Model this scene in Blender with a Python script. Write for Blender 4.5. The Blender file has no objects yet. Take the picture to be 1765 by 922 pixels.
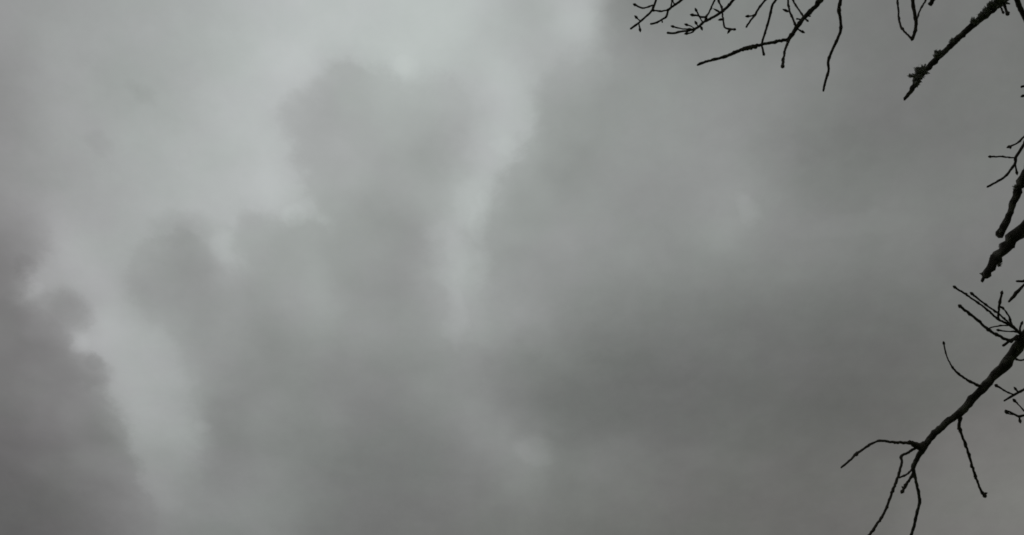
import bpy, math, random
import numpy as np
from mathutils import Vector, noise

scene = bpy.context.scene
R = math.radians
rnd = random.Random(7)

# ------------------------------------------------------------------ camera
CAM = Vector((0.0, 0.0, 1.6))          # held at head height
PITCH = R(60.0)                        # looking steeply up
PW, PH, FPX = 1765.0, 922.0, 1893.0
FWD = Vector((0, math.cos(PITCH), math.sin(PITCH)))
RGT = Vector((1, 0, 0))
UPV = Vector((0, -math.sin(PITCH), math.cos(PITCH)))

cam_data = bpy.data.cameras.new("camera")
cam_data.sensor_width = 36.0
cam_data.lens = 36.0 * FPX / PW
cam_data.clip_start = 0.05
cam_data.clip_end = 20000
cam = bpy.data.objects.new("camera", cam_data)
scene.collection.objects.link(cam)
cam.location = CAM
cam.rotation_euler = (R(90) + PITCH, 0, 0)
scene.camera = cam


def ray(px, py):
    return FWD + RGT * ((px - PW / 2) / FPX) + UPV * ((PH / 2 - py) / FPX)


def at(px, py, d):
    """a point of the tree seen at photo position px, py, d metres deep"""
    return CAM + ray(px, py) * d


def pixel(p):
    v = p - CAM
    d = v.dot(FWD)
    if d <= 0.05:
        return None
    return (v.dot(RGT) / d * FPX + PW / 2, PH / 2 - v.dot(UPV) / d * FPX, d)


# ------------------------------------------------------------------ world
SUN_EL, SUN_AZ = R(62), R(-28)         # behind the cloud, where it is brightest
world = bpy.data.worlds.new("World")
scene.world = world
world.use_nodes = True
nt = world.node_tree
nt.nodes.clear()
L = nt.links


def N(kind, **kw):
    n = nt.nodes.new(kind)
    for k, v in kw.items():
        setattr(n, k, v)
    return n


def put(sock, v):
    if hasattr(v, "is_output"):
        L.new(v, sock)
    else:
        sock.default_value = v


def math_(op, a, b=0.0, c=0.0):
    n = N("ShaderNodeMath", operation=op)
    put(n.inputs[0], a); put(n.inputs[1], b); put(n.inputs[2], c)
    return n.outputs[0]


def vec_(op, a, b=(0, 0, 0), out=0):
    n = N("ShaderNodeVectorMath", operation=op)
    put(n.inputs[0], a); put(n.inputs[1], b)
    return n.outputs["Value"] if out else n.outputs[0]


def step_(v, a, b, c=0.0, d=1.0):
    n = N("ShaderNodeMapRange", interpolation_type="SMOOTHSTEP")
    put(n.inputs[0], v); put(n.inputs[1], a); put(n.inputs[2], b)
    put(n.inputs[3], c); put(n.inputs[4], d)
    return n.outputs[0]


def noise_(vec, scale, detail=3.0, rough=0.5):
    n = N("ShaderNodeTexNoise")
    put(n.inputs["Vector"], vec)
    n.inputs["Scale"].default_value = scale
    n.inputs["Detail"].default_value = detail
    n.inputs["Roughness"].default_value = rough
    return n


# The cloud deck: every direction is carried to the point where it meets a
# level cloud base, in units of the deck's height above the eye.
tc = N("ShaderNodeTexCoord")
sep = N("ShaderNodeSeparateXYZ"); L.new(tc.outputs["Generated"], sep.inputs[0])
dz = math_("MAXIMUM", sep.outputs[2], 0.10)
com = N("ShaderNodeCombineXYZ")
L.new(math_("DIVIDE", sep.outputs[0], dz), com.inputs[0])
L.new(math_("DIVIDE", sep.outputs[1], dz), com.inputs[1])
com.inputs[2].default_value = 1.0
P0 = com.outputs[0]


def deck(px, py):
    w = ray(px, py)
    return w.x / w.z, w.y / w.z


def deck_to_photo(X, Y):
    w = Vector((X, Y, 1.0))
    d = w.dot(FWD)
    return w.dot(RGT) / d * FPX + PW / 2, PH / 2 - w.dot(UPV) / d * FPX


# how bright the deck shows from below (thin cloud bright, thick cloud dark)
ROWS = {
    0: [(0, 150), (90, 152), (176, 160), (353, 171), (440, 178), (530, 185), (620, 187), (706, 187), (790, 187), (850, 184),
        (895, 172), (950, 174), (990, 178), (1045, 150), (1090, 134), (1150, 131), (1235, 131), (1320, 131), (1412, 126),
        (1490, 120), (1588, 119), (1680, 117), (1765, 117)],
    75: [(0, 147), (90, 156), (176, 161), (353, 173), (450, 181), (530, 186), (610, 186), (706, 186), (770, 186), (830, 182),
         (890, 174), (940, 173), (1000, 174), (1045, 156), (1090, 143), (1150, 138), (1235, 133), (1320, 132), (1412, 127),
         (1490, 120), (1588, 117), (1765, 117)],
    154: [(0, 138), (30, 141), (70, 156), (120, 158), (176, 160), (245, 158), (300, 166), (353, 173), (420, 180), (475, 184),
          (530, 178), (560, 170), (610, 171), (660, 174), (706, 180), (760, 174), (820, 176), (880, 180), (930, 166),
          (1000, 158), (1059, 150), (1150, 146), (1235, 142), (1320, 138), (1412, 127), (1490, 120), (1588, 116), (1765, 117)],
    230: [(0, 142), (60, 150), (120, 157), (176, 160), (260, 167), (353, 174), (420, 179), (470, 181), (520, 171), (570, 165),
          (640, 168), (706, 164), (770, 163), (820, 170), (860, 181), (900, 176), (950, 158), (1020, 150), (1100, 147),
          (1200, 147), (1300, 139), (1412, 125), (1490, 119), (1588, 118), (1700, 119), (1765, 119)],
    307: [(0, 142), (60, 148), (120, 155), (176, 161), (250, 168), (353, 174), (430, 179), (500, 182), (545, 172), (590, 163),
          (650, 162), (706, 160), (770, 164), (810, 172), (845, 181), (875, 166), (920, 155), (1000, 146), (1100, 145),
          (1200, 145), (1290, 143), (1350, 133), (1412, 125), (1490, 121), (1588, 122), (1680, 122), (1765, 121)],
    385: [(0, 137), (60, 146), (100, 158), (150, 163), (220, 163), (290, 158), (340, 156), (380, 172), (430, 163), (480, 165),
          (510, 173), (550, 162), (600, 156), (660, 152), (720, 155), (780, 166), (825, 176), (850, 160), (900, 153),
          (1000, 146), (1100, 143), (1200, 142), (1290, 147), (1350, 134), (1420, 129), (1500, 129), (1588, 126), (1765, 120)],
    461: [(0, 128), (45, 134), (75, 154), (110, 164), (176, 164), (225, 153), (300, 146), (350, 146), (395, 160), (450, 157),
          (530, 157), (600, 152), (680, 147), (740, 153), (795, 173), (835, 161), (880, 154), (950, 149), (1030, 141),
          (1120, 138), (1235, 134), (1350, 128), (1450, 123), (1588, 118), (1765, 118)],
    540: [(0, 124), (40, 134), (110, 139), (150, 158), (210, 167), (250, 161), (300, 148), (360, 143), (430, 148), (490, 151),
          (545, 157), (600, 150), (660, 145), (730, 149), (785, 165), (830, 155), (900, 150), (960, 143), (1030, 129),
          (1120, 123), (1235, 120), (1350, 116), (1450, 112), (1588, 111), (1700, 113), (1765, 116)],
    615: [(0, 120), (60, 126), (120, 131), (165, 140), (195, 164), (250, 167), (300, 163), (335, 150), (400, 142), (470, 136),
          (530, 138), (600, 135), (660, 140), (720, 141), (785, 149), (830, 142), (882, 135), (960, 125), (1030, 115),
          (1120, 113), (1235, 111), (1350, 107), (1490, 104), (1600, 107), (1765, 113)],
    700: [(0, 111), (60, 120), (130, 128), (175, 136), (205, 152), (260, 161), (320, 160), (350, 148), (385, 133), (440, 131),
          (530, 132), (600, 128), (660, 128), (730, 133), (820, 138), (882, 130), (950, 120), (1030, 111), (1100, 109),
          (1160, 106), (1235, 106), (1350, 103), (1490, 101), (1600, 105), (1700, 111), (1765, 114)],
    768: [(0, 106), (60, 112), (130, 121), (200, 131), (228, 148), (290, 151), (345, 150), (370, 130), (430, 129), (530, 129),
          (600, 124), (700, 120), (770, 127), (840, 134), (900, 142), (930, 141), (970, 126), (1030, 117), (1100, 113),
          (1235, 108), (1350, 105), (1490, 104), (1600, 109), (1700, 116), (1765, 118)],
    850: [(0, 97), (60, 101), (130, 111), (200, 124), (245, 139), (300, 142), (345, 136), (380, 131), (450, 134), (520, 129),
          (570, 119), (640, 117), (740, 117), (850, 123), (910, 126), (970, 119), (1059, 116), (1150, 112), (1235, 109),
          (1350, 106), (1490, 108), (1600, 114), (1700, 119), (1765, 120)],
    922: [(0, 94), (60, 98), (130, 104), (190, 112), (250, 126), (330, 130), (420, 131), (500, 126), (560, 117), (640, 114),
          (740, 114), (850, 115), (950, 112), (1059, 109), (1150, 107), (1235, 106), (1350, 104), (1490, 106), (1600, 113),
          (1700, 118), (1765, 119)],
}
# the finer relief of the left and middle parts: photo x, y, brightness
FINE = """
14 364 142;68 364 153;92 391 160;136 366 160;244 377 168;187 404 160;152 431 165;212 429 166;49 429 138;73 423 145;90 440 160;252 437 152;271 486 150;
233 513 152;195 496 163;27 458 130;11 486 126;35 496 134;52 507 160;71 496 162;76 513 155;95 513 145;119 505 148;136 496 163;136 526 145;152 526 164;
114 545 144;54 526 140;22 540 126;81 567 135;136 575 164;117 575 150;11 580 120;176 580 167;244 556 165;287 556 155;293 513 148;
141 593 166;152 611 150;174 609 152;187 609 163;168 649 142;184 674 162;195 663 162;152 674 140;81 641 128;16 628 120;8 682 114;108 695 128;174 712 133;
195 706 150;231 712 160;212 739 140;225 733 156;244 766 152;206 766 136;8 750 106;35 777 107;81 790 116;136 790 122;190 790 130;222 793 138;258 790 148;285 641 164;
324 373 172;379 370 176;454 357 176;499 363 182;545 376 163;444 389 165;395 396 172;330 399 160;281 409 161;324 435 147;255 444 153;363 425 155;376 418 170;
395 454 170;369 467 154;408 477 165;428 493 157;408 500 150;467 412 162;525 431 160;480 480 155;486 506 148;529 470 162;545 506 158;294 513 147;233 516 153;
220 545 167;275 558 160;314 565 152;356 565 145;386 562 152;454 597 137;483 627 136;519 584 145;552 627 133;408 610 144;337 617 150;298 627 164;
305 661 162;335 661 148;364 671 145;325 704 153;351 736 158;367 736 136;393 759 127;445 717 137;439 756 133;517 762 127;569 710 138;575 661 131;572 759 126;
351 782 148;370 814 132;299 818 143;357 840 135;478 818 132;575 840 119;396 866 137;270 857 140;484 629 134;592 596 148;
554 93 187;625 93 183;612 109 176;537 119 186;554 122 174;570 135 169;658 122 176;690 112 189;687 128 184;524 148 184;537 158 175;485 167 174;505 187 168;
459 184 180;570 206 164;606 242 172;560 255 164;674 200 174;713 138 181;742 132 173;755 177 175;729 216 166;749 268 159;658 271 163;495 242 170;462 268 182;
505 307 180;528 301 171;580 340 164;632 340 160;668 346 155;781 327 168;768 89 190;716 92 183;
899 20 166;899 49 170;925 59 175;958 20 175;1007 33 178;1033 26 163;1065 23 139;1055 59 147;1007 59 173;942 111 166;1023 111 162;912 124 175;902 143 181;
938 146 163;831 182 173;889 182 183;925 195 175;942 212 163;1007 202 152;867 208 173;850 247 178;870 254 184;906 244 170;932 254 161;772 260 160;772 146 174;
815 120 180;837 81 178;860 65 182;990 277 148;
856 293 178;849 309 178;869 312 163;836 351 177;823 332 172;853 354 166;875 332 161;836 390 162;810 397 173;794 416 173;836 423 157;843 442 162;739 423 150;
713 416 151;778 371 168;875 406 155;960 410 154;947 335 150;905 475 145;905 507 143;794 468 168;836 472 164;722 468 156;693 468 146;784 520 163;722 514 148;
901 540 152;859 520 152;826 533 155;1006 537 130;963 520 139;1006 416 147;1006 472 140;
719 573 145;778 605 149;810 644 134;778 651 138;729 664 140;823 690 139;849 667 130;888 670 124;914 612 130;869 595 137;957 696 114;1006 654 113;875 722 130;
778 735 132;761 768 124;791 781 125;843 765 136;908 787 139;934 761 125;957 752 117;1025 800 123;973 817 118;713 800 119;843 800 131
"""
fine = [tuple(map(float, q.split())) for q in FINE.replace("\n", "").split(";") if q.strip()]
coarse = [(x, y, v) for y, row in ROWS.items() for x, v in row]
coarse = [c for c in coarse if all(math.hypot(c[0] - f[0], c[1] - f[1]) > 24 for f in fine)]
SMP = np.array(coarse + fine, float)
dist = np.hypot(SMP[:, None, 0] - SMP[None, :, 0], SMP[:, None, 1] - SMP[None, :, 1])
wgt = np.linalg.solve(dist + np.eye(len(SMP)) * 3.0, SMP[:, 2] - 140.0)


def tone_at(px, py):
    px = min(max(px, 0), PW); py = min(max(py, 0), PH)
    return (140.0 + float(np.dot(wgt, np.hypot(SMP[:, 0] - px, SMP[:, 1] - py)))) / 255.0


# uneven edges: the deck's coordinates are stirred by two sizes of turbulence
n1 = noise_(P0, 6.0, 2.0, 0.5)
n2 = noise_(P0, 24.0, 4.0, 0.6)
w1 = N("ShaderNodeVectorMath", operation="MULTIPLY_ADD")
L.new(n1.outputs["Color"], w1.inputs[0]); w1.inputs[1].default_value = (.014, .014, 0); w1.inputs[2].default_value = (-.007, -.007, 0)
w2 = N("ShaderNodeVectorMath", operation="MULTIPLY_ADD")
L.new(n2.outputs["Color"], w2.inputs[0]); w2.inputs[1].default_value = (.026, .026, 0); w2.inputs[2].default_value = (-.013, -.013, 0)
P = vec_("ADD", vec_("ADD", P0, w1.outputs[0]), w2.outputs[0])
ps = N("ShaderNodeSeparateXYZ"); L.new(P, ps.inputs[0])
X0, X1, Y0, Y1, NX, NY = -0.64, 0.66, 0.22, 1.04, 32, 30
hy = (Y1 - Y0) / (NY - 1)
xs = np.concatenate([np.linspace(X0, .10, 23), np.linspace(.10, X1, 10)[1:]])
tab = np.array([[tone_at(*deck_to_photo(x, Y0 + hy * (j - 1))) for x in xs] for j in range(NY + 2)])
ctl = tab.copy()
for _ in range(4):                                # control values whose spline passes near the table
    sm = ctl.copy()
    sm[1:-1] = .25 * ctl[:-2] + .5 * ctl[1:-1] + .25 * ctl[2:]
    s2 = sm.copy()
    s2[:, 1:-1] = sm[:, :-2] / 6 + sm[:, 1:-1] * 4 / 6 + sm[:, 2:] / 6
    ctl += (tab - s2) * .8
tab = ctl
xn = math_("MULTIPLY_ADD", ps.outputs[0], 1 / (X1 - X0), -X0 / (X1 - X0))
ycl = math_("MINIMUM", math_("MAXIMUM", ps.outputs[1], Y0), Y1)
total = None
for j in range(NY + 2):
    Y = Y0 + hy * (j - 1)
    rp = N("ShaderNodeValToRGB")
    cr = rp.color_ramp
    cr.interpolation = "B_SPLINE"
    for i in range(NX):
        t = float((xs[i] - X0) / (X1 - X0))
        e = cr.elements[0] if i == 0 else cr.elements[-1] if i == NX - 1 else cr.elements.new(t)
        e.position = t
        v = float(tab[j, i])
        e.color = (v, v, v, 1)
    L.new(xn, rp.inputs[0])
    wj = step_(math_("ABSOLUTE", math_("SUBTRACT", ycl, Y)), 0.0, 2 * hy, 0.5, 0.0)
    total = math_("MULTIPLY_ADD", rp.outputs[0], wj, total if total is not None else 0.0)

# firm, billowing rims of the three great cloud masses: each mass is a union of
# swelling lobes (photo centre and radius) whose rim turbulence makes ragged
n6 = noise_(P0, 38.0, 6.0, 0.70)
PXU = 0.00062                                     # deck units per photo pixel
rag = math_("MULTIPLY_ADD", n6.outputs["Fac"], 46 * PXU, -23 * PXU)
MASSES = [
    (8.5, [(25, 320, 52), (30, 392, 50), (33, 425, 44), (0, 250, 50), (-25, 480, 66), (55, 576, 57), (117, 533, 33), (60, 640, 76), (150, 640, 36), (120, 722, 78), (185, 740, 32), (150, 800, 75), (140, 885, 108),
           (0, 700, 130), (0, 850, 150), (-40, 590, 110)]),
    (5.5, [(270, 458, 43), (314, 452, 54), (345, 470, 38), (380, 512, 50), (300, 500, 72), (262, 490, 36), (330, 522, 68), (455, 420, 50), (520, 432, 60), (610, 310, 82), (580, 250, 75), (535, 206, 50), (600, 166, 55),
           (650, 166, 47), (760, 190, 60), (690, 230, 80), (770, 272, 54), (700, 330, 90), (650, 440, 95), (680, 560, 110), (360, 566, 65), (390, 620, 71), (400, 680, 62),
           (440, 760, 80), (430, 830, 72), (520, 520, 110), (500, 650, 120), (560, 770, 190), (820, 760, 180), (1000, 900, 260), (410, 540, 60)]),
    (6.5, [(1100, 20, 72), (1000, 162, 75), (1010, 240, 80), (975, 270, 72), (935, 338, 79), (895, 405, 68), (920, 472, 75), (1050, 400, 150), (1170, 300, 210), (1270, 130, 220),
           (1360, 500, 430), (1050, 620, 220), (1600, 200, 420)]),
]
width = math_("MULTIPLY_ADD", n1.outputs["Fac"], 56 * PXU, -12 * PXU)      # rims firm in places, melting in others
mwidth = math_("MULTIPLY", width, -1.0)
low = step_(ps.outputs[1], deck(300, 770)[1], deck(300, 900)[1], 1.0, 0.15)
masks = [math_("MULTIPLY", low, step_(ps.outputs[1], deck(60, 360)[1], deck(60, 470)[1], 0.1, 1.0)),
         math_("MULTIPLY", math_("MULTIPLY", low, step_(ps.outputs[0], deck(370, 470)[0], deck(450, 470)[0], 0.40, 1.0)), step_(ps.outputs[0], deck(690, 500)[0], deck(880, 500)[0], 1.0, 0.15)),
         math_("MULTIPLY", step_(ps.outputs[1], deck(882, 430)[1], deck(882, 560)[1], 1.0, 0.0), step_(ps.outputs[1], deck(882, 30)[1], deck(882, 200)[1], 0.1, 1.0))]
for (amp, lobes), mk in zip(MASSES, masks):
    s_ = None
    for (cx, cy, rad) in lobes:
        c = np.array(deck(cx, cy))
        ex = np.linalg.norm(np.array(deck(cx + 1, cy)) - c); ey = np.linalg.norm(np.array(deck(cx, cy + 1)) - c)
        d = math_("SUBTRACT", vec_("DISTANCE", P, (c[0], c[1], 1.0), 1), rad * (ex + ey) / 2)
        s_ = d if s_ is None else math_("SMOOTH_MIN", s_, d, 24 * PXU)
    s_ = math_("ADD", s_, rag)
    side = step_(s_, mwidth, width, -amp / 255, .45 * amp / 255)
    near_rim = step_(math_("ABSOLUTE", s_), 0.0, 100 * PXU, 1.0, 0.0)
    if mk is not None:
        near_rim = math_("MULTIPLY", near_rim, mk)
    total = math_("MULTIPLY_ADD", side, near_rim, total)

# small wisps: photo centre, radii, turn, strength/255
PUFFS = [(62, 503, 24, 16, -20, 5), (1290, 360, 22, 46, -26, 6), (1245, 402, 70, 30, -22, 2), (985, 36, 60, 44, 0, 3), (245, 158, 40, 22, 20, -4),
         (172, 250, 34, 20, 25, -4), (840, 352, 16, 34, -15, 5), (868, 255, 24, 24, 0, 4), (1480, 388, 130, 24, -6, 3), (352, 738, 22, 16, 20, 5),
         (140, 588, 18, 22, 0, 4), (690, 118, 30, 24, 20, 4), (1110, 640, 120, 40, 8, -2), (1250, 790, 120, 30, 5, 2), (1420, 250, 90, 50, 0, -2),
         (828, 388, 20, 44, -12, 5), (792, 445, 24, 60, -8, 4), (785, 545, 24, 70, 0, 6), (922, 776, 46, 36, 10, 8), (506, 372, 26, 26, 0, 6),
         (315, 396, 80, 40, 0, -5), (384, 430, 26, 40, -25, 4), (164, 622, 26, 22, 0, -6), (45, 462, 30, 24, -30, -6)]
for (cx, cy, rx, ry, turn, amp) in PUFFS:
    c = np.array(deck(cx, cy))
    ca, sa = math.cos(R(turn)), math.sin(R(turn))
    ax = np.array(deck(cx + ca * rx, cy + sa * rx)) - c
    ay = np.array(deck(cx + sa * ry, cy - ca * ry)) - c
    inv = np.linalg.inv(np.array([ax, ay]).T)
    k = -inv @ c
    lx = vec_("DOT_PRODUCT", P, (inv[0, 0], inv[0, 1], k[0]), 1)
    ly = vec_("DOT_PRODUCT", P, (inv[1, 0], inv[1, 1], k[1]), 1)
    q = math_("ADD", math_("MULTIPLY_ADD", lx, lx, math_("MULTIPLY", ly, ly)), math_("MULTIPLY_ADD", n6.outputs["Fac"], 1.6, -.8))
    total = math_("ADD", total, step_(q, 1.0, 0.0, 0.0, amp / 255.0))

# the same deck beyond the part described above: plain turbulence of the same range
n3 = noise_(P0, 2.3, 5.0, 0.5)
wide = step_(n3.outputs["Fac"], 0.28, 0.72, 0.42, 0.68)
far = N("ShaderNodeMix"); far.data_type = "FLOAT"             # the deck closes to even grey towards the horizon
L.new(step_(sep.outputs[2], 0.11, 0.38), far.inputs[0]); far.inputs[2].default_value = 0.56; L.new(wide, far.inputs[3])
wide = far.outputs[0]
inside = math_("MULTIPLY",
               math_("MULTIPLY", step_(ps.outputs[0], X0 - .35, X0, 0, 1), step_(ps.outputs[0], X1, X1 + .35, 1, 0)),
               math_("MULTIPLY", step_(ps.outputs[1], Y0 - .40, Y0, 0, 1), step_(ps.outputs[1], Y1, Y1 + .35, 1, 0)))
mixv = N("ShaderNodeMix"); mixv.data_type = "FLOAT"
L.new(inside, mixv.inputs[0]); L.new(wide, mixv.inputs[2]); L.new(total, mixv.inputs[3])
# fine vapour
n4 = noise_(P0, 15.0, 5.0, 0.62)
tone = math_("MULTIPLY_ADD", step_(sep.outputs[2], 0.11, 0.38), math_("MULTIPLY_ADD", n4.outputs["Fac"], 0.050, math_("MULTIPLY_ADD", n6.outputs["Fac"], 0.022, -0.036)), mixv.outputs[0])
lin = math_("POWER", math_("MAXIMUM", tone, 0.02), 2.2)
tint = N("ShaderNodeValToRGB")
tint.color_ramp.elements[0].position = 0.38; tint.color_ramp.elements[0].color = (1.010, 1.0, 0.968, 1)
tint.color_ramp.elements[1].position = 0.72; tint.color_ramp.elements[1].color = (0.985, 1.008, 1.0, 1)
L.new(tone, tint.inputs[0])
n5 = noise_(P0, 7.0, 3.0, 0.6)
chroma = N("ShaderNodeMix"); chroma.data_type = "RGBA"
L.new(step_(n5.outputs["Fac"], .36, .64), chroma.inputs[0])
chroma.inputs[6].default_value = (1.008, .993, 1.008, 1)
chroma.inputs[7].default_value = (.992, 1.004, .995, 1)
across = N("ShaderNodeValToRGB")                 # thinner, cooler cloud in the middle of the deck
for i, (p_, c_) in enumerate([(0.0, (1.0, .994, 1.014)), (.07, (1.0, .996, 1.012)), (.21, (.966, 1.006, .996)), (.62, (.966, 1.008, .990)), (1.0, (.984, 1.003, .985))]):
    e = across.color_ramp.elements[0] if i == 0 else across.color_ramp.elements[-1] if i == 4 else across.color_ramp.elements.new(p_)
    e.position = p_; e.color = (*c_, 1)
L.new(xn, across.inputs[0])
warm = N("ShaderNodeMix"); warm.data_type = "RGBA"            # lower, thicker cloud is a little browner
L.new(step_(math_("MULTIPLY_ADD", ps.outputs[0], .45, ps.outputs[1]), 0.76, 1.10), warm.inputs[0])
warm.inputs[6].default_value = (1, 1, 1, 1); warm.inputs[7].default_value = (1.026, .998, .980, 1)
tint_l = vec_("MULTIPLY", vec_("MULTIPLY", tint.outputs[0], across.outputs[0]), warm.outputs[2])
colr = vec_("MULTIPLY", tint_l, chroma.outputs[2])
sc_ = N("ShaderNodeVectorMath", operation="SCALE"); L.new(colr, sc_.inputs[0]); L.new(lin, sc_.inputs[3])

sky = N("ShaderNodeTexSky", sky_type="NISHITA")
sky.sun_disc = False
sky.sun_elevation = SUN_EL
sky.sun_rotation = SUN_AZ
bg_sky = N("ShaderNodeBackground"); L.new(sky.outputs[0], bg_sky.inputs[0]); bg_sky.inputs[1].default_value = 0.06
bg_cloud = N("ShaderNodeBackground"); L.new(sc_.outputs[0], bg_cloud.inputs[0]); bg_cloud.inputs[1].default_value = 1.0
mx = N("ShaderNodeMixShader"); mx.inputs[0].default_value = 0.985      # closed overcast
L.new(bg_sky.outputs[0], mx.inputs[1]); L.new(bg_cloud.outputs[0], mx.inputs[2])
out = N("ShaderNodeOutputWorld"); L.new(mx.outputs[0], out.inputs[0])

# ------------------------------------------------------------------ sun (veiled)
sd = bpy.data.lights.new("sun", "SUN")
sd.energy = 0.5
sd.angle = R(25)
sd.color = (1.0, 0.97, 0.93)
sun = bpy.data.objects.new("sun", sd)
scene.collection.objects.link(sun)
sdir = Vector((math.sin(SUN_AZ) * math.cos(SUN_EL), math.cos(SUN_AZ) * math.cos(SUN_EL), math.sin(SUN_EL)))
sun.rotation_euler = sdir.to_track_quat("Z", "Y").to_euler()
sun.location = (0, 0, 30)

scene.view_settings.view_transform = "Standard"
scene.view_settings.look = "None"
scene.view_settings.exposure = 0.0
scene.view_settings.gamma = 1.0
scene.view_settings.use_curve_mapping = False
scene.render.engine = "CYCLES"
scene.cycles.filter_width = 1.7        # the photograph is a soft video frame
scene.cycles.use_denoising = False
scene.cycles.use_adaptive_sampling = True
scene.cycles.adaptive_threshold = 0.01
scene.cycles.adaptive_min_samples = 8


# ------------------------------------------------------------------ materials
def material(name, build):
    m = bpy.data.materials.new(name)
    m.use_nodes = True
    t = m.node_tree
    b = t.nodes["Principled BSDF"]
    build(t, b)
    return m


def noisy(t, b, cols, scale, bump, dist_, detail=6):
    co = t.nodes.new("ShaderNodeTexCoord")
    nz = t.nodes.new("ShaderNodeTexNoise")
    nz.inputs["Scale"].default_value = scale
    nz.inputs["Detail"].default_value = detail
    t.links.new(co.outputs["Object"], nz.inputs["Vector"])
    rp = t.nodes.new("ShaderNodeValToRGB")
    cr = rp.color_ramp
    cr.elements[0].position, cr.elements[0].color = cols[0][0], (*cols[0][1], 1)
    cr.elements[1].position, cr.elements[1].color = cols[-1][0], (*cols[-1][1], 1)
    for p, c in cols[1:-1]:
        cr.elements.new(p).color = (*c, 1)
    t.links.new(nz.outputs["Fac"], rp.inputs[0])
    t.links.new(rp.outputs[0], b.inputs["Base Color"])
    n2_ = t.nodes.new("ShaderNodeTexNoise")
    n2_.inputs["Scale"].default_value = scale * 4
    n2_.inputs["Detail"].default_value = 5
    t.links.new(co.outputs["Object"], n2_.inputs["Vector"])
    bp = t.nodes.new("ShaderNodeBump")
    bp.inputs["Strength"].default_value = bump
    bp.inputs["Distance"].default_value = dist_
    t.links.new(n2_.outputs["Fac"], bp.inputs["Height"])
    t.links.new(bp.outputs[0], b.inputs["Normal"])
    b.inputs["Roughness"].default_value = 0.92
    b.inputs["Specular IOR Level"].default_value = 0.15


BARK = material("bark", lambda t, b: noisy(t, b, [(.32, (.028, .025, .022)), (.50, (.052, .048, .042)), (.66, (.12, .117, .10))], 34, .8, .004))
TWIG = material("twig_bark", lambda t, b: noisy(t, b, [(.30, (.038, .033, .029)), (.70, (.085, .074, .063))], 60, .5, .002))
LICHEN = material("lichen", lambda t, b: noisy(t, b, [(.30, (.13, .13, .118)), (.70, (.23, .23, .208))], 90, .6, .002))
GRASS = material("grass_ground", lambda t, b: noisy(t, b, [(.30, (.035, .050, .020)), (.55, (.050, .070, .026)), (.75, (.075, .070, .035))], 1.3, .8, .03))


# ------------------------------------------------------------------ mesh helpers
def link(name, verts, faces, mat, parent=None, smooth=True):
    me = bpy.data.meshes.new(name)
    me.from_pydata(verts, [], faces)
    me.materials.append(mat)
    if smooth:
        me.polygons.foreach_set("use_smooth", [True] * len(me.polygons))
    me.update()
    o = bpy.data.objects.new(name, me)
    scene.collection.objects.link(o)
    o.parent = parent
    return o


def spline(pts, stepfn):
    """Catmull-Rom through (Vector, radius); spacing from stepfn(radius)"""
    res = []
    n = len(pts)
    for i in range(n - 1):
        p0 = pts[max(i - 1, 0)]; p1 = pts[i]; p2 = pts[i + 1]; p3 = pts[min(i + 2, n - 1)]
        seg = (p2[0] - p1[0]).length
        k = max(2, min(60, int(seg / stepfn(min(p1[1], p2[1])))))
        for s in range(k):
            t = s / k
            a = .5 * ((2 * p1[0]) + (p2[0] - p0[0]) * t + (2 * p0[0] - 5 * p1[0] + 4 * p2[0] - p3[0]) * t * t + (3 * p1[0] - p0[0] - 3 * p2[0] + p3[0]) * t ** 3)
            q = t * t * (3 - 2 * t)
            res.append((a, p1[1] * (1 - q) + p2[1] * q))
    res.append(pts[-1])
    return res


def tube(V, Fc, path, sides, rough=0.12, wobble=0.10, cap0=True, seed=0, blunt=False):
    """irregular tapering tube, appended to V, Fc"""
    base = len(V)
    n = len(path)
    tan = [(path[min(i + 1, n - 1)][0] - path[max(i - 1, 0)][0]).normalized() for i in range(n)]
    ref = Vector((0.31, 0.17, 0.93))
    if abs(tan[0].dot(ref)) > .95:
        ref = Vector((1, 0, 0))
    nx = (ref - tan[0] * ref.dot(tan[0])).normalized()
    off = Vector((seed * 3.7, seed * 1.3, seed * 7.1))
    for i, (c, r) in enumerate(path):
        nx = (nx - tan[i] * nx.dot(tan[i])).normalized()
        ny = tan[i].cross(nx)
        fr = 0.55 / max(r, .0015)
        wob = noise.noise_vector(c * fr * .35 + off) * r * wobble * 2
        for s in range(sides):
            a = 2 * math.pi * s / sides
            d = nx * math.cos(a) + ny * math.sin(a)
            k = 1 + rough * (noise.noise((c + d * r) * fr + off) * 1.2 + noise.noise((c + d * r) * fr * 2.7 + off) * .7)
            V.append(c + wob * (0 if i == 0 else 1) + d * r * k)
    for i in range(n - 1):
        for s in range(sides):
            a = base + i * sides + s; b = base + i * sides + (s + 1) % sides
            Fc.append((a, b, b + sides, a + sides))
    tip = path[-1][0] + tan[-1] * path[-1][1] * (.45 if blunt else .9)
    V.append(tip); ti = len(V) - 1
    e = base + (n - 1) * sides
    for s in range(sides):
        Fc.append((e + s, e + (s + 1) % sides, ti))
    V.append(path[0][0] - tan[0] * path[0][1] * .3); bi = len(V) - 1
    for s in range(sides):
        Fc.append((base + (s + 1) % sides, base + s, bi))


def bud(V, Fc, p, d, ln, r, sides=6):
    """pointed winter bud"""
    d = d.normalized()
    tube(V, Fc, [(p, r * .55), (p + d * ln * .25, r), (p + d * ln * .55, r * .95), (p + d * ln * .85, r * .5), (p + d * ln, r * .15)], sides, .08, 0)


def to3d(pts, depth=None):
    """(px, py, width_px[, depth]) photo points -> (Vector, radius)"""
    out_ = []
    for p in pts:
        d = p[3] if len(p) > 3 else depth
        out_.append((at(p[0], p[1], d), p[2] * .47 * d / FPX))
    return out_


SEED = [0]


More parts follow.
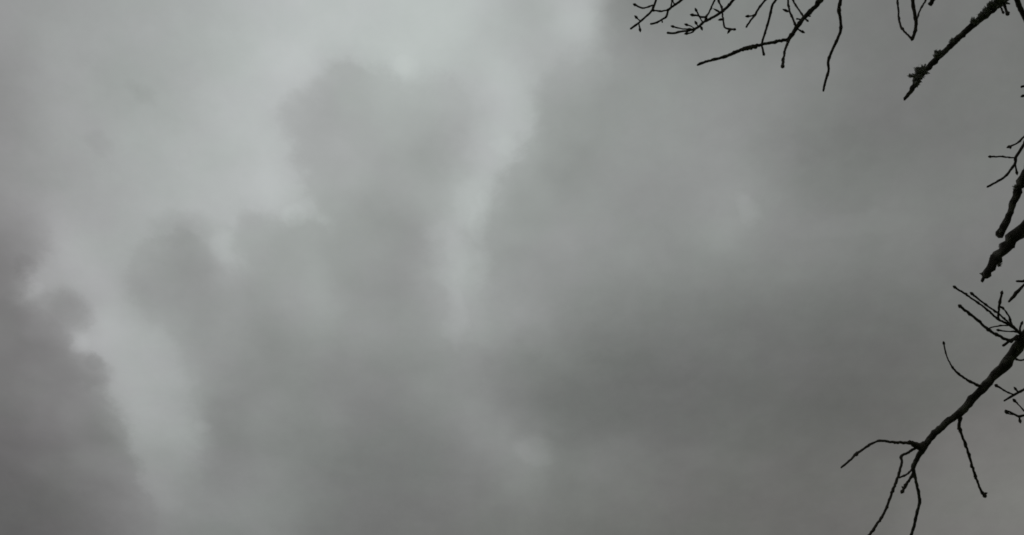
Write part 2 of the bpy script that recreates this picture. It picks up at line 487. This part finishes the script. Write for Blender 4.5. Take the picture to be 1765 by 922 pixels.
def grow(name, pts, parent, mat=None, rough=.14, wobble=.12, sides=9, blunt=False, buds=(), knots=0.0):
    """one branch or twig as one mesh; pts = [(Vector, radius)]"""
    SEED[0] += 1
    path = spline(pts, lambda r: max(.006, min(.05, r * .9)))
    if knots:
        rr = random.Random(SEED[0])
        nodes = []
        i = rr.randint(3, 6)
        while i < len(path) - 2:
            nodes.append(i); i += rr.randint(5, 11)
        for i in nodes:
            for k, g in ((-1, .35), (0, 1), (1, .35)):
                c, r = path[i + k]
                path[i + k] = (c, r * (1 + knots * g))
    V, Fc = [], []
    tube(V, Fc, path, sides, rough, wobble, seed=SEED[0], blunt=blunt)
    for (p, d, ln, r) in buds:
        bud(V, Fc, p, d, ln, r)
    o = link(name, V, Fc, mat or TWIG, parent)
    o["path_points"] = len(path)
    del o["path_points"]
    PATHS[o.name] = path
    return o


PATHS = {}


def near(o, p):
    """nearest point on a branch already grown"""
    return min(PATHS[o.name], key=lambda q: (q[0] - p).length)


# ------------------------------------------------------------------ ground
def build_ground():
    V, Fc = [], []
    n, size = 90, 3000.0
    for j in range(n + 1):
        for i in range(n + 1):
            u = (i / n * 2 - 1); v = (j / n * 2 - 1)
            x = math.copysign(abs(u) ** 3, u) * size; y = math.copysign(abs(v) ** 3, v) * size
            rr = math.hypot(x, y)
            z = noise.noise(Vector((x * .06, y * .06, 0))) * .10 * min(1, rr / 12) + noise.noise(Vector((x * .004, y * .004, 3))) * 6 * min(1, max(0, rr - 30) / 300)
            V.append((x, y, z - .02))
    for j in range(n):
        for i in range(n):
            a = j * (n + 1) + i
            Fc.append((a, a + 1, a + n + 2, a + n + 1))
    o = link("ground", V, Fc, GRASS)
    o["kind"] = "structure"


build_ground()

# ------------------------------------------------------------------ the tree
TX, TY = 3.3, -0.9
tree = bpy.data.objects.new("bare_tree", None)
scene.collection.objects.link(tree)
tree["label"] = "bare leafless tree with dark lichened branches reaching in from the top and right"
tree["category"] = "tree"

trunk = grow("trunk", [(Vector((TX + .02, TY, -.25)), .36), (Vector((TX + .02, TY, .05)), .30), (Vector((TX, TY, .5)), .225), (Vector((TX - .03, TY + .02, 1.5)), .195),
                       (Vector((TX - .10, TY + .04, 2.8)), .18), (Vector((TX - .12, TY - .02, 4.0)), .155), (Vector((TX - .02, TY - .10, 5.4)), .115),
                       (Vector((TX + .10, TY - .14, 6.8)), .075), (Vector((TX + .12, TY - .30, 8.2)), .04), (Vector((TX + .26, TY - .42, 9.4)), .012)],
             tree, BARK, rough=.10, wobble=.05, sides=28)


def from_trunk(z, towards):
    c, r = min(PATHS[trunk.name], key=lambda q: abs(q[0].z - z))
    return c + (towards - c).normalized() * r * .5, r


def limb(z, pts, w0):
    p3 = to3d(pts)
    c, r = from_trunk(z, p3[0][0])
    mid = c.lerp(p3[0][0], .45) + Vector((0, 0, .12))
    return grow("limb", [(c, w0), (mid, w0 * .78)] + p3, tree, BARK, rough=.12, wobble=.10, sides=16)


# the two boughs the visible branches spring from, both outside the frame
side_limb = limb(3.3, [(2650, -60, 60, 3.1), (2230, 180, 46, 3.6), (2010, 300, 34, 3.85), (1905, 420, 24, 3.95), (1835, 505, 20, 3.95)], .085)
high_limb = limb(4.2, [(2550, -640, 56, 3.5), (2120, -420, 40, 4.0), (1900, -300, 28, 4.25), (1700, -235, 20, 4.4), (1520, -165, 14, 4.55), (1370, -110, 11, 4.65), (1240, -70, 8, 4.7), (1160, -48, 5, 4.72)], .095)


def branch(pts, d, root=None, via=(), name="branch", parent=tree, mat=BARK, w=None, **kw):
    """a branch in view; its outer-frame end is carried back to the bough `root`"""
    p3 = to3d(pts, d)
    lead = to3d(via, d)
    if root is not None:
        first = (lead or p3)[0]
        q = near(root, first[0])
        p3 = [(q[0], min(q[1], first[1] * 1.25))] + lead + p3
    else:
        p3 = lead + p3
    return grow(name, p3, parent, mat, **kw)


def twig(parent, pts, d0, d1=None, buds=(), tip=True, join=True, **kw):
    """a twig in view: photo points with widths; depth drifts from d0 to d1"""
    d1 = d0 if d1 is None else d1
    n = len(pts)
    q3 = [(p[0], p[1], p[2] * .86, d0 + (d1 - d0) * i / max(1, n - 1)) for i, p in enumerate(pts)]
    p3 = to3d(q3)
    if join:
        c = near(parent, p3[0][0])
        if (c[0] - p3[0][0]).length > .004:
            p3 = [(c[0], p3[0][1])] + p3
    bl = []
    s = d1 / FPX
    for b in buds:                                  # (x0, y0, x1, y1, width)
        a, e = at(b[0], b[1], (d0 + d1) / 2), at(b[2], b[3], (d0 + d1) / 2 - .004)
        bl.append((a, e - a, (e - a).length, b[4] * .5 * s))
    if tip:
        e = p3[-1][0]; dr = (p3[-1][0] - p3[-2][0]).normalized()
        bl.append((e - dr * 2.5 * s, dr, 7.5 * s, max(p3[-1][1] * 1.5, 2.5 * s)))
    kw.setdefault("knots", .38)
    kw.setdefault("rough", .24)
    kw.setdefault("wobble", .22)
    return grow("twig", p3, parent, TWIG, sides=8, buds=bl, **kw)


def lichen(parent, px, py, d, rpx, seed):
    """ragged tuft of lichen: crowded crumpled lobes round a lumpy core"""
    rr = random.Random(seed)
    c = at(px, py, d)
    r = rpx * d / FPX
    V, Fc = [], []
    for _ in range(9):
        a = Vector((rr.gauss(0, 1), rr.gauss(0, 1), rr.gauss(0, 1))).normalized()
        p = c + a * r * rr.uniform(.1, .55); q = r * rr.uniform(.26, .42)
        a = Vector((rr.gauss(0, 1), rr.gauss(0, 1), rr.gauss(0, 1))).normalized()
        tube(V, Fc, [(p - a * q, q * .35), (p - a * q * .6, q * .85), (p, q), (p + a * q * .6, q * .8), (p + a * q, q * .3)], 8, .5, .2, seed=seed)
    for _ in range(int(40 + rpx * 7)):
        a = Vector((rr.gauss(0, 1), rr.gauss(0, 1), rr.gauss(0, 1))).normalized()
        p = c + a * r * rr.uniform(.35, .85)
        ln = r * rr.uniform(.14, .34)
        k = Vector((rr.gauss(0, 1), rr.gauss(0, 1), rr.gauss(0, 1))) * ln * .5
        sdv = a.cross(k).normalized() * ln * rr.uniform(.30, .60)
        b = len(V)
        th = a.cross(sdv).normalized() * ln * .10
        for (o_, wd) in ((p, .8), (p + a * ln * .5 + k * .3, 1.0), (p + a * ln + k, .55)):
            V += [o_ - sdv * wd, o_ + th, o_ + sdv * wd, o_ - th]
        for q in range(2):
            for s_ in range(4):
                Fc.append((b + q * 4 + s_, b + q * 4 + (s_ + 1) % 4, b + q * 4 + 4 + (s_ + 1) % 4, b + q * 4 + 4 + s_))
        Fc.append((b + 8, b + 9, b + 10, b + 11))
    o = link("lichen", V, Fc, LICHEN, parent)
    o["label"] = "ragged grey green tuft of lichen"
    return o


# --- fine twigs hanging in at the top, left of the forked branch
D = 4.6
t1 = branch([(1138, -22, 4.5), (1130.5, 0, 4), (1123.6, 17.9, 4), (1110.7, 30.8, 3.6), (1100.7, 39.7, 3.6), (1087, 49.6, 4.2)], D, high_limb, sides=8, mat=TWIG, knots=.25)
twig(t1, [(1124.6, 9, 4), (1116.6, 12, 3.6), (1106.7, 13.5, 3.8), (1094.8, 8.3, 4.4)], D, D - .05)
twig(t1, [(1104, 36, 3), (1100, 33, 3), (1097, 30, 3.6)], D)
twig(t1, [(1101.5, 40, 3), (1102, 45, 3.2), (1103, 50.6, 3.6)], D)
t2 = branch([(1192, -20, 5), (1174.2, 0, 5), (1162.3, 8.9, 4.4), (1152.4, 16.5, 4.2), (1150.4, 22, 4), (1148.4, 28.8, 4), (1140.4, 33.8, 3.6), (1132.5, 38.7, 3.6), (1121.6, 41.3, 4)], D, high_limb, sides=8, mat=TWIG, knots=.25)
twig(t2, [(1152.4, 16, 3.6), (1140.4, 19.3, 3.4), (1126.5, 17.9, 3.2)], D, D)
twig(t2, [(1152.6, 16, 3.4), (1156.3, 11.9, 3.4), (1158.3, 0, 3.4), (1160, -14, 3.2)], D, D + .03)
twig(t2, [(1163, 8.6, 3), (1160, 2, 3), (1161, -8, 3)], D, D + .02)
twig(t2, [(1140.4, 33.8, 2.6), (1141, 36, 3), (1141.6, 38.6, 3.2)], D, tip=False)
t3 = branch([(1290, -30, 6), (1263.5, 0, 5.4), (1255.6, 9.9, 5.2), (1241.7, 21.8, 5.4), (1221.8, 33.8, 4.6), (1211.9, 38.7, 4.4), (1202, 47.6, 5), (1188, 52.6, 4), (1172.2, 54.6, 4), (1162.3, 57.2, 4), (1150.4, 56.6, 4.6)], D - .05, high_limb, sides=8, mat=TWIG, knots=.25)
D3 = D - .05
twig(t3, [(1214.9, 36.7, 3.6), (1217.9, 28, 5), (1221.8, 21.8, 3.8), (1231.8, 0, 4), (1240, -18, 4)], D3, D3 + .05)
twig(t3, [(1216.5, 29, 4), (1210, 29.4, 3.4), (1202, 27, 3.8), (1194, 25.8, 5)], D3)
twig(t3, [(1204.5, 27.4, 3), (1202, 22, 3.6), (1200, 17.9, 3.6)], D3)
twig(t3, [(1244.7, 20, 3.6), (1246.7, 35.7, 3.8), (1249.6, 47.6, 4), (1258.6, 50.2, 4.4), (1265.5, 50.6, 4)], D3, D3 - .08, buds=[(1259, 50, 1253.6, 58, 5), (1245.5, 33, 1237.5, 34.5, 5)])
twig(t3, [(1244, 19, 3.4), (1243.7, 11.9, 4), (1237.7, 0, 4), (1231, -14, 4)], D3, D3 + .05, buds=[(1240.5, 20.5, 1229, 14.6, 4)])
twig(t3, [(1196, 50, 3), (1188, 49.8, 2.8), (1176, 49.6, 3), (1160.3, 45.7, 3.6)], D3, D3 - .03)
twig(t3, [(1202, 47.6, 3), (1192, 56, 3.2), (1184, 57.6, 4.4)], D3)
twig(t3, [(1197, 49, 2.4), (1191, 45, 2.6), (1184, 42.7, 3.4)], D3)
twig(t3, [(1203, 45, 2.4), (1200, 40, 3)], D3)
twig(t3, [(1207, 43, 2.4), (1209, 48, 3)], D3)
t4 = branch([(1334, -20, 4), (1319, 0, 4), (1307.2, 14.9, 4), (1301.3, 25.8, 4), (1293.3, 35.7, 3.6), (1286.4, 46.7, 4)], D, high_limb, sides=8, mat=TWIG, knots=.25)
twig(t4, [(1301.3, 24, 2.6), (1296, 27, 2.8), (1289.3, 27.8, 4.6)], D)
t5 = branch([(1352, -24, 4.6), (1337, 0, 4.6), (1331, 9.9, 4.6), (1325, 35.7, 4.4), (1317, 61.5, 4.2), (1313.2, 75.4, 4), (1314.2, 83.4, 3.4), (1317, 94.5, 5)], 4.35, high_limb, sides=8, mat=TWIG, knots=.22)

# --- the forked dark branch at the top
DA = 4.25
fork = branch([(1414.4, 0, 9), (1402.5, 13.9, 8.4), (1386.6, 29.8, 7.6), (1372.7, 47.6, 7.6), (1360.8, 65.5, 7.4), (1350.9, 68.8, 6), (1315.2, 76.4, 5.6), (1293.3, 81.4, 8.6),
               (1279.4, 85.4, 6.6), (1259.6, 93.3, 5.8), (1239.7, 100.3, 5.4), (1213.9, 107.2, 4.8), (1202, 112.2, 4)], DA, high_limb, via=[(1520, -130, 12), (1450, -45, 10)], sides=12, knots=.22, rough=.25, wobble=.2)
twig(fork, [(1359.8, 67.5, 6), (1354.9, 81.4, 5.2), (1350.9, 97.3, 5), (1348.9, 114, 6.4)], DA, DA - .08)
twig(fork, [(1370.7, 43, 4.6), (1366, 31, 4.4), (1360.8, 17.9, 4.4), (1357.8, 0, 4.6), (1356, -30, 4.6)], DA, DA + .1, buds=[(1359, 20, 1348.5, 15.6, 5)])
twig(fork, [(1385, 28.5, 4), (1374.7, 13.9, 4), (1366.8, 0, 4.2), (1358, -22, 4)], DA, DA + .1)
twig(fork, [(1386, 31, 3), (1392.5, 36.5, 6)], DA, tip=False)
twig(fork, [(1372, 48, 3.6), (1377, 51.5, 3.6), (1383, 54.5, 4.4)], DA)
twig(fork, [(1382, 34, 3), (1373, 32.5, 4)], DA, tip=False)
twig(fork, [(1389, 27, 3), (1397, 28, 3.6)], DA, tip=False)

# --- hanging single branch
hang = branch([(1448.8, 0, 6.2), (1445.8, 15.9, 6.6), (1448.8, 35.7, 5.4), (1448.8, 53.6, 5.4), (1437.8, 79.4, 5.2), (1427.9, 104.2, 5.2), (1427.9, 121, 4.6), (1422, 143, 4.6), (1419, 156.8, 4)], 4.3, high_limb,
              via=[(1475, -110, 8), (1452, -40, 6.6)], sides=9, mat=TWIG, knots=.28)

# --- the narrow V of twigs
vee = branch([(1572.8, 0, 6.4), (1577.8, 29.8, 6.4), (1578.2, 49.6, 6), (1571.8, 68.5, 6.4)], 4.1, high_limb, via=[(1600, -150, 9), (1572, -50, 7)], sides=9, mat=TWIG, knots=.2)
twig(vee, [(1570.5, 66, 4), (1556, 50.6, 4.6), (1550, 35.7, 4.4), (1547, 0, 4.4), (1544, -40, 4.2)], 4.1, 4.25)
twig(vee, [(1579.4, 36, 3.4), (1585.7, 17.9, 3.6), (1595.7, 0, 4.2), (1606, -24, 4.6)], 4.1, 4.2)
stub = branch([(1640, -45, 10), (1611, -4, 9), (1603, 8, 8)], 4.2, high_limb, via=[(1680, -120, 12)], sides=9, blunt=True, rough=.22)

# --- the thick lichen-covered branch in the corner
DB = 4.0
mossy = branch([(1726.7, 0, 19), (1708.8, 15.9, 15), (1679, 41.7, 12.4), (1643.3, 73.5, 10), (1621.5, 95.3, 10.6), (1599.6, 117, 10.4), (1581.8, 137, 12), (1569.9, 156.8, 8), (1558.9, 171.7, 5)], DB, high_limb,
               via=[(1860, -180, 26), (1780, -55, 22)], sides=14, rough=.34, wobble=.16, knots=.1)
twig(mossy, [(1730.7, -4, 5), (1732.7, 13.9, 5), (1736.6, 23.5, 6.4)], DB, DB - .04, buds=[(1736, 21, 1741, 21.5, 4)])
twig(mossy, [(1724, 6, 3.4), (1725.5, 14, 3.4), (1729, 21, 4)], DB, DB - .04)
for i, (x, y, r) in enumerate([(1712, 9, 11), (1700, 19, 9), (1724, 2, 12), (1690, 27, 7), (1679, 37, 8), (1705, 8, 5), (1641, 70, 5.5), (1619, 93, 8), (1614, 96, 6), (1592, 121, 10), (1583, 121, 8.5), (1582, 132, 10), (1569, 131, 4.5), (1580, 143, 7), (1613, 88, 3)]):
    lichen(mossy, x, y, DB - .01 - .004 * (i % 3), r, 40 + i)
corner = branch([(1752.5, 0, 9.6), (1765, 26, 9.4), (1782, 62, 9)], DB, high_limb, via=[(1800, -230, 16), (1735, -50, 11)], sides=10, rough=.2)

# --- twigs entering on the right, upper half
D6 = 3.9
tips = branch([(1830, 130, 5), (1795, 140, 4.4), (1775, 146, 4), (1760.5, 149.5, 4.6)], D6, side_limb, via=[(1960, 190, 8), (1890, 140, 6)], sides=8, mat=TWIG, knots=.2)
twig(tips, [(1795, 140, 3), (1778, 158, 3), (1763.5, 165, 4.4)], D6)
t6 = branch([(1765, 248, 5.4), (1750.5, 272, 5.4), (1749.4, 281.8, 4.8), (1733.2, 303.5, 4.2), (1718, 313.3, 4.2), (1701.7, 322, 4)], D6, side_limb, via=[(1880, 190, 8), (1810, 195, 6.4), (1778, 226, 5.6)], sides=8, mat=TWIG, knots=.2)
twig(t6, [(1750.5, 272, 3), (1740, 271.4, 3), (1728.8, 270, 3.6), (1707, 270, 4.2)], D6, D6 - .05)
twig(t6, [(1749.8, 282, 3), (1751, 288, 3.4), (1752.6, 297, 4.6)], D6)
twig(t6, [(1782, 219, 4), (1765, 235.2, 4.2), (1752.7, 247, 4), (1739.7, 252.6, 4.6)], D6, D6 + .02, buds=[(1742, 251, 1741.5, 257, 4.4)])

# --- two thick broken ends
DG = 3.8
blunt1 = branch([(1765, 306, 15), (1756.3, 324, 14.4), (1747.2, 349, 12), (1735.8, 381, 11.6), (1727.5, 396, 13.4), (1722, 408, 13)], DG, side_limb, via=[(1890, 190, 26), (1800, 240, 18)], sides=18, rough=.42, wobble=.14, blunt=True)
twig(blunt1, [(1754, 322, 5), (1750, 327, 5), (1747.5, 327, 4)], DG, tip=False)
blunt2 = branch([(1765, 392.5, 20), (1749.5, 408.5, 20), (1733.5, 426.7, 18.5), (1717.6, 447, 18), (1703.5, 468, 15.5), (1696, 480, 7), (1692.6, 485.6, 5)], DG - .05, side_limb, via=[(1880, 290, 30), (1810, 345, 24)], sides=20, rough=.5, wobble=.14, blunt=True)
for i, (x, y, r) in enumerate([(1726, 424, 5), (1711, 443, 5.5), (1695, 472, 5.5), (1722, 456, 4.5), (1750, 322, 5), (1724, 399, 5)]):
    lichen(blunt1 if i > 3 else blunt2, x, y, DG - .01, r, 80 + i)
t7 = branch([(1790, 463, 5), (1765, 490.5, 4.4), (1751.7, 505.3, 7.4), (1745, 513, 6.4), (1739, 520, 4.4)], D6, side_limb, via=[(1880, 395, 7), (1822, 432, 6)], sides=8, mat=TWIG)
twig(t7, [(1778, 477, 4), (1766, 483.7, 5), (1752, 484.6, 5)], D6, tip=False)

# --- the long branch at lower right
DJ = 3.9
long_b = branch([(1765, 583, 19), (1747, 611, 18.5), (1726.7, 634, 18), (1704, 657, 15.5), (1686, 677, 14.5), (1670.7, 694.7, 14), (1652.5, 713, 14), (1631.7, 728.5, 12.5),
                 (1611.5, 747, 12), (1599, 761, 12.5), (1590, 775.5, 10.5), (1580, 791.3, 8.6), (1574.4, 805, 8), (1575.4, 815, 6.4), (1580, 834.8, 5.6), (1585, 862.4, 6), (1581, 882, 5.6), (1576, 904, 5.4), (1571, 922, 5.4), (1564, 946, 5)],
                DJ, side_limb, via=[(1805, 535, 20)], sides=16, rough=.26, wobble=.12)
twig(long_b, [(1596, 768, 13), (1583, 769, 16), (1575, 766, 12.5), (1570, 762.8, 7.6), (1560, 762.6, 6.4), (1544.5, 762.7, 6), (1516.9, 759.7, 5.4), (1501, 765.7, 5.4), (1481, 779, 5.4), (1477.4, 781.5, 8.4), (1473, 785, 5.4), (1467.5, 791.3, 5), (1449.7, 806, 4)], DJ, DJ - .15, tip=False, knots=.2)
twig(long_b, [(1582, 770.6, 6), (1564, 780.5, 5.6), (1553.4, 786.4, 6.4), (1554.4, 797.3, 5.4), (1548.5, 819, 5.6), (1538.6, 846.6, 6), (1524.8, 882, 5.6), (1513, 902, 6), (1498, 922, 6), (1484, 942, 5)], DJ - .02, DJ - .16, tip=False, knots=.2)
twig(long_b, [(1574.5, 812, 6), (1572, 820, 5.6), (1566, 829, 5.4), (1555.4, 846.6, 6)], DJ, DJ - .03, buds=[(1557.5, 842, 1554, 838, 4)])
twig(long_b, [(1573, 807, 4.4), (1567, 814, 4), (1560.3, 819, 4), (1550.4, 823, 4)], DJ, DJ - .05, tip=False)
twig(long_b, [(1655, 712, 9), (1654.4, 724, 7), (1653.8, 736, 7.4), (1658, 750, 5.6), (1665.5, 770, 5.8), (1678.5, 812, 5.6), (1689, 841, 5), (1697, 854, 6.6)], DJ, DJ + .06, buds=[(1654, 737, 1650, 740, 6), (1696, 851, 1702.5, 849.5, 4)])
twig(long_b, [(1692, 667, 6), (1680, 661.5, 5.6), (1665, 653.4, 5), (1647, 639.7, 4.4), (1637, 625, 3.4), (1631, 611, 3), (1626.8, 592, 3.6)], DJ, DJ - .12)
u1 = twig(long_b, [(1758, 580, 9), (1748, 584, 8.4), (1738, 586.5, 7), (1722, 578.5, 6), (1706, 570, 6), (1681, 548.6, 5.6), (1655, 528, 6)], DJ, DJ - .08)
twig(long_b, [(1745, 585.5, 5), (1738, 588.5, 6), (1729, 595.6, 6)], DJ, join=False, tip=False)
twig(long_b, [(1760, 576, 6), (1752, 569, 6.4), (1742.6, 561, 6), (1720, 549.7, 5), (1704, 536, 4.6), (1688, 523.5, 4.2), (1665, 507.6, 4.2), (1645.8, 495, 4.6)], DJ, DJ - .10)
twig(long_b, [(1742.6, 560, 4), (1731, 549, 4), (1717.6, 538.3, 4), (1692.5, 520, 4.2), (1675.4, 506.4, 5)], DJ - .03, DJ - .06, join=False)
twig(long_b, [(1721, 549, 4), (1721.2, 538, 4.6), (1722.4, 527, 5), (1726.7, 505.3, 4.8)], DJ - .04, DJ - .08, join=False, buds=[(1722.4, 527, 1728, 532, 4)])
twig(long_b, [(1744, 560, 4.4), (1741, 551, 4.4), (1738, 543, 3.4), (1729, 531.5, 3)], DJ - .02, DJ - .04, join=False)
twig(long_b, [(1738, 561, 3), (1722, 561.5, 3), (1702.6, 566, 3)], DJ - .03, DJ - .06, join=False, tip=False)
twig(long_b, [(1756, 574, 3), (1747, 571.4, 3), (1734, 571, 3), (1721, 569, 4)], DJ, DJ - .03)
twig(long_b, [(1759, 574, 4), (1757.8, 566, 4), (1761, 557.7, 4)], DJ)
twig(long_b, [(1748, 616, 4), (1754, 620, 4), (1762, 620.4, 4), (1776, 617, 4)], DJ, DJ + .05)

# --- small twigs entering at the right edge below it
k1 = branch([(1790, 656, 5), (1765, 671.3, 4.6), (1747.6, 680.4, 4.6), (1730.6, 690.8, 3.4)], D6 + .05, side_limb, via=[(1900, 540, 8), (1835, 615, 6)], sides=8, mat=TWIG, knots=.15)
twig(k1, [(1747.6, 680.4, 3.4), (1739, 677, 3.4), (1730.6, 672.6, 3.4), (1717.6, 664.7, 5.4)], D6 + .05, D6)
twig(k1, [(1755, 676.5, 3), (1753, 673.5, 4), (1750.5, 670.5, 4)], D6 + .05)
k2 = branch([(1800, 716, 5), (1782, 717, 4.4), (1765, 715.5, 4.4), (1755.4, 717.3, 4.6), (1741, 710.3, 4), (1733.2, 707.7, 5)], D6 + .05, side_limb, via=[(1930, 560, 8), (1860, 670, 6)], sides=8, mat=TWIG, knots=.15)
twig(k2, [(1778, 717, 3), (1765, 707.7, 3.2), (1757, 699, 3), (1748.9, 690.8, 5)], D6 + .05)
twig(k2, [(1756, 718, 3.4), (1757, 721, 4), (1758, 725, 5)], D6 + .05)
twig(k2, [(1748, 714.5, 3), (1741, 714, 3), (1735.5, 711.5, 3.6)], D6 + .05)


# --- the rest of the crown, outside the picture
def out_of_view(p):
    q = pixel(p)
    return q is None or not (-140 < q[0] < PW + 140 and -140 < q[1] < PH + 140)


def crown_branch(start, direction, length, r, level, parent, rr):
    pts = [(start, r)]
    d = direction.normalized(); p = start.copy()
    steps = 6
    for i in range(steps):
        d = (d + Vector((rr.gauss(0, .22), rr.gauss(0, .22), rr.gauss(.05, .18)))).normalized()
        p = p + d * length / steps
        if not out_of_view(p):
            break
        pts.append((p.copy(), r * (1 - .86 * (i + 1) / steps)))
    if len(pts) < 3:
        return
    o = grow("branch" if level == 0 else "twig", pts, parent, BARK if level == 0 else TWIG, sides=10 if level == 0 else 6)
    if level == 0:
        path = PATHS[o.name]
        for _ in range(7):
            c, q = path[rr.randint(len(path) // 4, len(path) - 2)]
            a = Vector((rr.gauss(0, 1), rr.gauss(0, 1), rr.gauss(.3, .7)))
            crown_branch(c, (d + a.normalized() * .9), length * rr.uniform(.25, .45), q * .55, 1, o, rr)


rr = random.Random(21)
for i in range(13):
    z = 3.4 + i * .42
    c, r = min(PATHS[trunk.name], key=lambda q: abs(q[0].z - z))
    a = -2.4 + i * 2.4
    crown_branch(c, Vector((math.cos(a) + .35, math.sin(a) - .35, .55)), 3.4 - i * .13, r * .42, 0, tree, rr)
